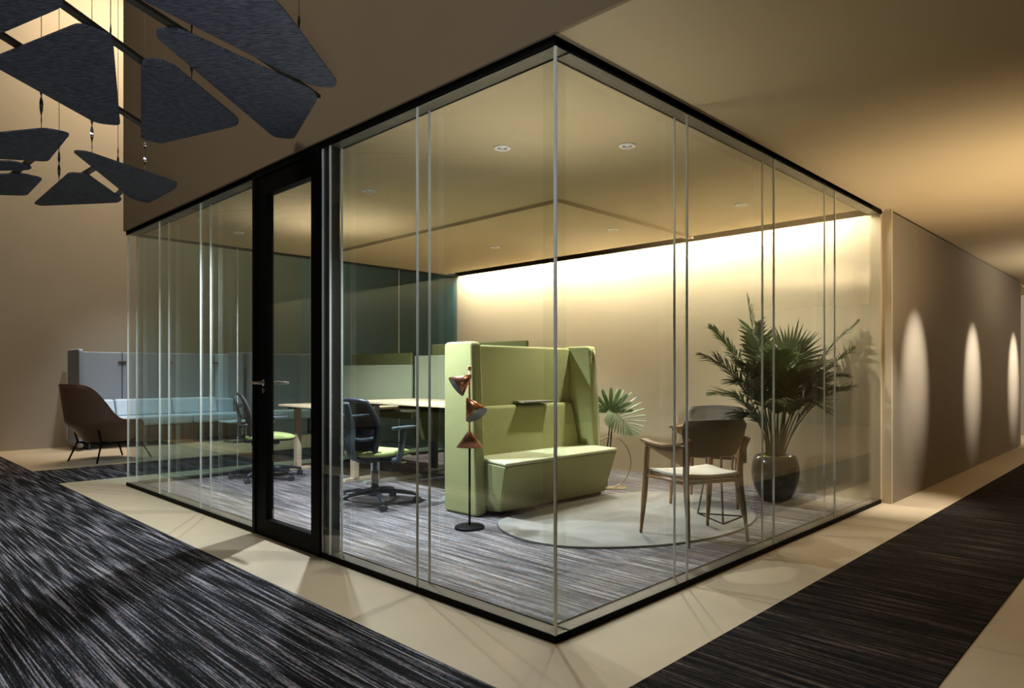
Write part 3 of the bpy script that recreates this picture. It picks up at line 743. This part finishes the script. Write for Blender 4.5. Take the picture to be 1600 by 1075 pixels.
# ------------------------------------------------------------------ potted palm
pot = thing('potted_palm', 'big palm with fan and feather fronds in a glossy dark pot by the bright wall', 'plant', (3.78, .76, .008))
prof = [(0, 0), (.12, 0), (.135, .01), (.175, .08), (.205, .18), (.212, .26), (.200, .34), (.180, .395), (.172, .40), (.165, .395), (.165, .36), (0, .36)]
MB().lathe(prof, 40).obj('pot', 'pot', pot, smooth=True)
MB().lathe([(0, .385), (.08, .388), (.14, .38), (.166, .37), (.166, .355), (0, .355)], 30).obj('moss', 'moss', pot, smooth=True)
def local(r, f, z): return rdir * r + fdir * f + Vector((0, 0, z))
XMAX = W - 3.78 - .03
def clampx(v):
    return Vector((min(v.x, XMAX - .01), max(v.y, -.60), v.z))
def leaflet(mb, base, dirv, ln, wd, nrm, droop=.25):
    dirv = dirv.normalized(); side = dirv.cross(nrm).normalized()
    if side.length < .1: side = dirv.cross(Vector((0, 0, 1))).normalized()
    p = []
    for t, k in ((0, .35), (.35, 1.0), (.7, .75), (1, .04)):
        c = base + dirv * ln * t - Vector((0, 0, 1)) * droop * ln * t * t
        up = nrm * (.12 * wd)
        p.append((clampx(c - side * wd * k * .5 + up), clampx(c), clampx(c + side * wd * k * .5 + up)))
    vs = [v for r_ in p for v in r_]
    fs = []
    for i in range(3):
        fs += [(i * 3, i * 3 + 1, i * 3 + 4, i * 3 + 3), (i * 3 + 1, i * 3 + 2, i * 3 + 5, i * 3 + 4)]
    mb.add(vs, fs)
def feather(p0, p1, p2, n=64, ln=.24, wd=.024, mat='leaf', start=.40, ang=52, thick=.007):
    path = bez(p0, p1, p2, n)
    st_ = MB(); st_.tube(path, [thick * (1 - .75 * i / n) for i in range(n + 1)], 6)
    o = st_.obj('frond_stem', 'stem', pot, smooth=True)
    mb = MB(); k0 = int(n * start)
    for i in range(k0, n + 1):
        t = (i - k0) / (n - k0); tan = (path[min(i + 1, n)] - path[max(i - 1, 0)]).normalized()
        side = tan.cross(Vector((0, 0, 1))); side = side.normalized() if side.length > .15 else rdir.copy()
        nr = side.cross(tan).normalized()
        l = ln * (.35 + .65 * math.sin(PI * min(1, .12 + t * .88))) * random.uniform(.85, 1.1)
        if t > .9: l *= .8
        a = R(ang - 22 * t + random.uniform(-6, 6))
        for sg in (-1, 1):
            d = tan * math.cos(a) + side * sg * math.sin(a) + nr * random.uniform(.0, .3)
            leaflet(mb, path[i], d, l, wd, nr, random.uniform(.12, .35))
    mb.obj('frond', mat, o, recalc=False)
def fan(p0, p1, p2, normal, upd, rad=.42, n=34, mat='leaf', spread=250):
    path = bez(p0, p1, p2, 14)
    st_ = MB(); st_.tube(path, [.007 - .003 * i / 14 for i in range(15)], 6); o = st_.obj('fan_stem', 'stem', pot, smooth=True)
    mb = MB(); c = path[-1]; nr = Vector(normal).normalized(); u = Vector(upd).normalized(); s_ = nr.cross(u).normalized()
    for i in range(n):
        a = R(-spread / 2 + spread * i / (n - 1))
        d = u * math.cos(a) + s_ * math.sin(a)
        leaflet(mb, c + nr * random.uniform(-.01, .01), d, rad * (1 - .25 * abs(a) / R(spread / 2)) * random.uniform(.9, 1.05), .030, nr, random.uniform(.02, .14))
    mb.obj('fan_leaf', mat, o, recalc=False)
def stemb(r, f): return local(r, f, .38)
Fr = [  # base(r,f), control(r,f,z), tip(r,f,z)
 ((-.03, .02), (-.12, .10, 1.20), (-.22, .12, 1.84), 'leaf', .24),
 ((-.04, 0), (-.20, .05, 1.20), (-.58, .0, 1.56), 'leaf2', .26),
 ((-.06, 0), (-.22, -.05, 1.15), (-.68, -.10, 1.30), 'leaf', .28),
 ((-.05, -.02), (-.22, -.10, 1.0), (-.60, -.15, .96), 'leaf2', .24),
 ((-.05, -.03), (-.15, -.15, .88), (-.42, -.20, .74), 'leaf', .24),
 ((.05, 0), (.20, -.02, 1.20), (.70, -.13, 1.60), 'leaf', .24),
 ((.05, 0), (.25, -.02, 1.10), (.62, -.25, 1.36), 'leaf2', .24),
 ((.06, 0), (.28, -.05, 1.0), (.66, -.22, 1.02), 'leaf2', .26),
 ((.07, -.02), (.16, -.10, .85), (.44, -.18, 1.0), 'leaf', .28),
 ((.0, -.03), (.04, -.22, 1.05), (.10, -.30, 1.12), 'leaf', .28),
 ((.02, .0), (.10, -.05, 1.20), (.40, -.20, 1.20), 'leaf2', .30),
 ((-.02, .0), (-.08, -.08, 1.20), (-.34, -.25, 1.20), 'leaf', .30),
 ((-.01, .02), (-.06, .12, 1.15), (-.14, .10, 1.58), 'leaf', .28),
 ((.03, .02), (.10, .08, 1.10), (.28, .05, 1.42), 'leaf', .28),
 ((.0, .0), (.0, -.10, 1.05), (-.10, -.35, .90), 'leaf', .28),
 ((.02, -.01), (.08, -.16, 1.05), (.30, -.32, .84), 'leaf', .28),
 ((-.02, -.01), (-.12, -.10, 1.10), (-.42, -.28, 1.06), 'leaf', .28),
 ((.03, -.02), (.16, -.12, 1.12), (.50, -.30, 1.12), 'leaf', .28),
 ((-.01, .0), (-.02, -.05, 1.20), (-.06, -.28, 1.32), 'leaf2', .28),
]
for (b2, c, tp, mt, ln) in Fr:
    feather(stemb(*b2), local(*c), local(*tp), mat=mt, ln=ln)
fan(stemb(.01, .0), local(.02, .03, 1.0), local(.12, -.02, 1.22), -fdir + Vector((0, 0, .25)), Vector((0, 0, 1)) + rdir * .25, .44, 40, 'leaf', 230)
fan(stemb(-.01, -.02), local(.0, -.1, .9), local(.0, -.12, 1.08), -fdir + Vector((0, 0, .6)), Vector((0, 0, 1)) - rdir * .3, .30, 34, 'leaf', 300)
fan(stemb(.04, .02), local(.14, .0, .9), local(.26, -.05, 1.05), -fdir + Vector((0, 0, .8)), Vector((0, 0, 1)) + rdir * .9, .30, 30, 'leaf2', 280)
for i in range(7):
    a = random.uniform(-1, 1)
    m = MB(); m.tube(bez(stemb(a * .08, random.uniform(-.05, .05)), local(a * .10, 0, .7), local(a * .16, random.uniform(-.08, .08), 1.0), 8), [.010 - .0006 * k for k in range(9)], 6); m.obj('cane', 'stem', pot, smooth=True)

# ------------------------------------------------------------------ ring vase with split leaf
rv = thing('ring_vase', 'thin brass ring stand holding one cut split leaf behind the booth seat', 'vase', (3.20, 2.20, .008))
m = MB(); cpt = []
for i in range(41):
    a = 2 * PI * i / 40; cpt.append(rdir * (.20 * math.sin(a)) + Vector((0, 0, .26 - .25 * math.cos(a))))
m.tube(cpt, .007, 8, cap=False); m.obj('ring', 'brass', rv, smooth=True)
m = MB(); m.prism([tuple((rdir * .16 + fdir * .07).xy), tuple((rdir * .16 - fdir * .07).xy), tuple((-rdir * .16 - fdir * .07).xy), tuple((-rdir * .16 + fdir * .07).xy)], 0, .014); m.obj('foot', 'brass', rv, bevel=.004)
sl = tag(thing('split_leaf', 'large green and pale split leaf standing in the brass ring behind the booth', 'leaf', (3.20, 2.20, .008)))
lc = local(.10, 0, .80)
m = MB(); m.tube(bez(local(-.04, 0, .02), local(.0, 0, .4), local(.02, -.02, .74), 10), .008, 8)
m.tube(bez(local(-.08, .02, .02), local(-.03, .02, .4), local(.0, -.02, .72), 10), .007, 8); m.obj('stem', 'stem', sl, smooth=True)
base = local(-.02, -.02, .76)
mb = MB()
nrmL = (-fdir + Vector((0, 0, .35)) - rdir * .25).normalized()
mid = bez(base + Vector((0, 0, .02)), base + rdir * .10 + Vector((0, 0, .0)), base + rdir * .24 - Vector((0, 0, .22)), 14)
for i in range(14):
    t = i / 13; tan = (mid[min(i + 1, 14)] - mid[max(i - 1, 0)]).normalized(); s_ = tan.cross(nrmL).normalized()
    for sg in (-1, 1):
        l = (.25 * math.sin(PI * (.25 + .66 * t))) * (1.10 if sg > 0 else .70)
        a = R(100 - 85 * t) if sg < 0 else R(115 - 95 * t)
        d = tan * math.cos(a) - s_ * sg * math.sin(a) + nrmL * .10
        # broad rounded lobe
        dd = d.normalized(); sd = dd.cross(nrmL).normalized(); vs = []
        for tt, k in ((0, .5), (.3, .85), (.7, 1.0), (.9, .8), (1, .3)):
            cc = mid[i] + dd * l * tt - nrmL * (.18 * l * tt * tt)
            vs += [cc - sd * .0105 * k, cc + nrmL * .004, cc + sd * .0105 * k]
        fs = []
        for q in range(4): fs += [(q * 3, q * 3 + 1, q * 3 + 4, q * 3 + 3), (q * 3 + 1, q * 3 + 2, q * 3 + 5, q * 3 + 4)]
        mb.add(vs, fs)
lo = mb.obj('pale_blade', 'palel', sl, recalc=False)
so = lo.modifiers.new('solid', 'SOLIDIFY'); so.thickness = .002
mb = MB()
for k in range(9):   # top fan of lobes above the stem joint
    a = R(-85 + 170 * k / 8)
    d = Vector((0, 0, 1)) * math.cos(a) + rdir * math.sin(a) * 1.0 + nrmL * .05
    dd = d.normalized(); sd = dd.cross(nrmL).normalized(); vs = []
    l = .25 if abs(a) < 1 else .22
    for tt, kk in ((0, .5), (.3, .9), (.7, 1.0), (.9, .85), (1, .35)):
        cc = base + rdir * .02 + dd * l * tt - nrmL * (.15 * l * tt * tt)
        vs += [cc - sd * .020 * kk, cc + nrmL * .004, cc + sd * .020 * kk]
    fs = []
    for q in range(4): fs += [(q * 3, q * 3 + 1, q * 3 + 4, q * 3 + 3), (q * 3 + 1, q * 3 + 2, q * 3 + 5, q * 3 + 4)]
    mb.add(vs, fs)
lo = mb.obj('blade', 'monst', sl, recalc=False)
so = lo.modifiers.new('solid', 'SOLIDIFY'); so.thickness = .002
m = MB(); m.tube(mid, [.006 - .0003 * i for i in range(15)], 6); m.obj('midrib', 'leaf2', sl, smooth=True)

# ------------------------------------------------------------------ blue lounge sofa beyond the glass
so_ = thing('lounge_sofa', 'long pale blue high-backed lounge sofa against the far wall', 'sofa', (0, 0, 0))
x0, x1, yb, yf = .44, 2.86, 10.50, 9.85
def wingpanel(xa, xb, ya_, yb_):
    pr = roundpoly([(ya_, .05), (yb_, .05), (yb_, 1.50), (ya_, 1.50)], .05)
    m = MB(); n = len(pr)
    m.add([(xa, y, z) for y, z in pr] + [(xb, y, z) for y, z in pr], [tuple(range(n)), tuple(range(n, 2 * n))[::-1]] + [(i, (i + 1) % n, n + (i + 1) % n, n + i) for i in range(n)])
    return m
xs = [.52, 1.16, 1.86, 2.58]
for i in range(3):
    MB().box(xs[i] + .004, xs[i + 1] - .004, yb - .03, yb + .03, .05 if i == 0 else .42, 1.475).obj('back_panel', 'bluepanel', so_, bevel=.018, seg=3)
wingpanel(.44, .50, yf, yb + .03).obj('side_wing', 'bluepanel', so_, bevel=.018, seg=3)
wingpanel(2.82, 2.87, 9.95, yb + .03).obj('side_wing', 'bluepanel', so_, bevel=.018, seg=3)
MB().box(2.585, 2.82, yb - .03, yb + .03, .42, 1.475).obj('back_panel', 'bluesofa', so_, bevel=.018, seg=3)
for x in xs[1:]:
    MB().box(x - .06, x + .05, yb - .05, yb - .028, 1.30, 1.33).obj('panel_clip', 'olivepanel', so_)
cs = [.51, 1.02, 1.83, 2.55]
for i in range(3):
    m = MB(); m.add([(cs[i] + .005, 10.22, .47), (cs[i + 1] - .005, 10.22, .47), (cs[i + 1] - .005, 10.46, .47), (cs[i] + .005, 10.46, .47),
                     (cs[i] + .01, 10.32, .73), (cs[i + 1] - .01, 10.32, .73), (cs[i + 1] - .01, 10.46, .73), (cs[i] + .01, 10.46, .73)],
                    [(0, 3, 2, 1), (4, 5, 6, 7), (0, 1, 5, 4), (1, 2, 6, 5), (2, 3, 7, 6), (3, 0, 4, 7)])
    m.obj('back_cushion', 'bluesofa', so_, bevel=.035, seg=4)
MB().box(2.56, 2.815, 10.25, 10.46, .47, .70).obj('back_cushion', 'bluesofa', so_, bevel=.02, seg=3)
for a, b2 in ((.51, 2.03), (2.04, 2.81)):
    MB().box(a, b2, 9.90, 10.46, .33, .47).obj('seat_cushion', 'bluesofa', so_, bevel=.035, seg=4)
MB().box(.51, 2.81, 9.95, 10.46, .30, .335).obj('seat_frame', 'slate', so_)
for x in (.6, 2.03, 2.76):
    m = MB()
    m.tube([(x, 9.97, .31), (x, 9.97, .01), (x, 10.42, .01), (x, 10.42, .31)], .011, 8); m.obj('leg', 'slate', so_)
# small ledge table at the sofa end
lt = thing('ledge_table', 'small pale blue side table with a bent chrome leg at the sofa end', 'table', (2.60, 9.55, 0))
MB().prism(roundpoly([(-.24, -.22), (.16, -.22), (.16, .22), (-.24, .22)], .06), .33, .355).obj('tabletop', 'bluesofa', lt, bevel=.005)
m = MB(); m.tube(smoothpath([(.12, 0, .33), (.13, 0, .06), (.10, 0, .012), (-.15, 0, .012)], 6), .010, 8); m.obj('leg', 'chrome', lt, smooth=True)
m = MB(); m.tube([(-.15, -.18, .012), (-.15, .18, .012)], .010, 8); m.obj('foot', 'chrome', lt, smooth=True)
# second high-backed seat
hs = thing('lounge_booth', 'grey-blue high-backed lounge booth right of the long blue sofa', 'sofa', (0, 0, 0))
wingpanel(2.93, 2.99, 9.70, 10.5).obj('side_wing', 'bluepanel', hs, bevel=.018, seg=3)
wingpanel(4.10, 4.16, 9.95, 10.5).obj('side_wing', 'bluepanel', hs, bevel=.018, seg=3)
MB().box(2.985, 4.105, 10.45, 10.5, .05, 1.50).obj('back_panel', 'bluepanel', hs, bevel=.018, seg=3)
MB().box(2.995, 4.095, 9.95, 10.44, .30, .46).obj('seat_cushion', 'bluesofa', hs, bevel=.03, seg=4)
MB().box(3.05, 4.05, 10.0, 10.4, 0, .30).obj('plinth', 'bluepanel', hs)

# ------------------------------------------------------------------ brown leather lounge chair
ar = thing('lounge_chair', 'brown leather lounge chair on thin black legs, back turned, left of the glass room', 'armchair', (.50, 8.50, 0), 18)
def shell(u, v):
    a = (u - .5) * 2 * R(118)          # angle from the back (0) round to the arm fronts
    k = abs(a) / R(118)
    head = 1 / (1 + math.exp((abs(a) - R(60)) / R(6)))
    top = .53 + .47 * head
    if k > .86: top -= (.20 * ((k - .86) / .14) ** 2)
    bot = .24 + .0 * k + (.06 * ((k - .86) / .14) ** 2 if k > .86 else 0)
    z = bot + (top - bot) * v
    zz = (z - .24)
    rad = .25 + .20 * min(1, zz / .26) - .03 * max(0, zz - .3)
    cx0 = -.02 - .20 * max(0, zz - .15) * head
    wid = 1 - .10 * head * max(0, zz - .35) / .4
    ex = -math.cos(a) * rad * 1.02
    ey = math.sin(a) * rad * .92 * wid
    if k > .75: ex += .10 * (k - .75) / .25
    return (cx0 + ex, ey, z)
MB().grid(shell, 48, 16, .022).obj('shell', 'leather', ar, smooth=True)
m = MB(); m.tube([shell(u, 1) for u in [i / 60 for i in range(61)]], .014, 8); m.obj('piping', 'leather', ar, smooth=True)
m = MB()
m.prism(roundpoly([(-.24, -.24), (.30, -.34), (.30, .34), (-.24, .24)], .08), .30, .42); m.obj('seat_cushion', 'leather', ar, bevel=.03, seg=3)
m = MB(); m.prism(roundpoly([(-.23, -.20), (.26, -.28), (.26, .28), (-.23, .20)], .06), .225, .30); m.obj('underframe', 'black', ar)
for (sx, sy) in ((-1, -1), (-1, 1), (1, -1), (1, 1)):
    m = MB(); fx, fy = (-.36, .30) if sx < 0 else (.36, .31)
    m.tube([(sx * .30 if sx < 0 else .30, sy * .30, .50 if sx < 0 else .34), (sx * .24, sy * .24, .25), (fx, fy * sy, 0)] if sx > 0 else [(-.34, sy * .26, .52), (-.27, sy * .25, .25), (fx, fy * sy, 0)], .011, 8)
    m.obj('leg', 'black', ar, smooth=True)
m = MB(); m.tube([(-.28, -.25, .24), (.25, -.25, .24)], .010, 8); m.tube([(-.28, .25, .24), (.25, .25, .24)], .010, 8); m.tube([(-.28, -.25, .24), (-.28, .25, .24)], .010, 8); m.obj('crossbar', 'black', ar)
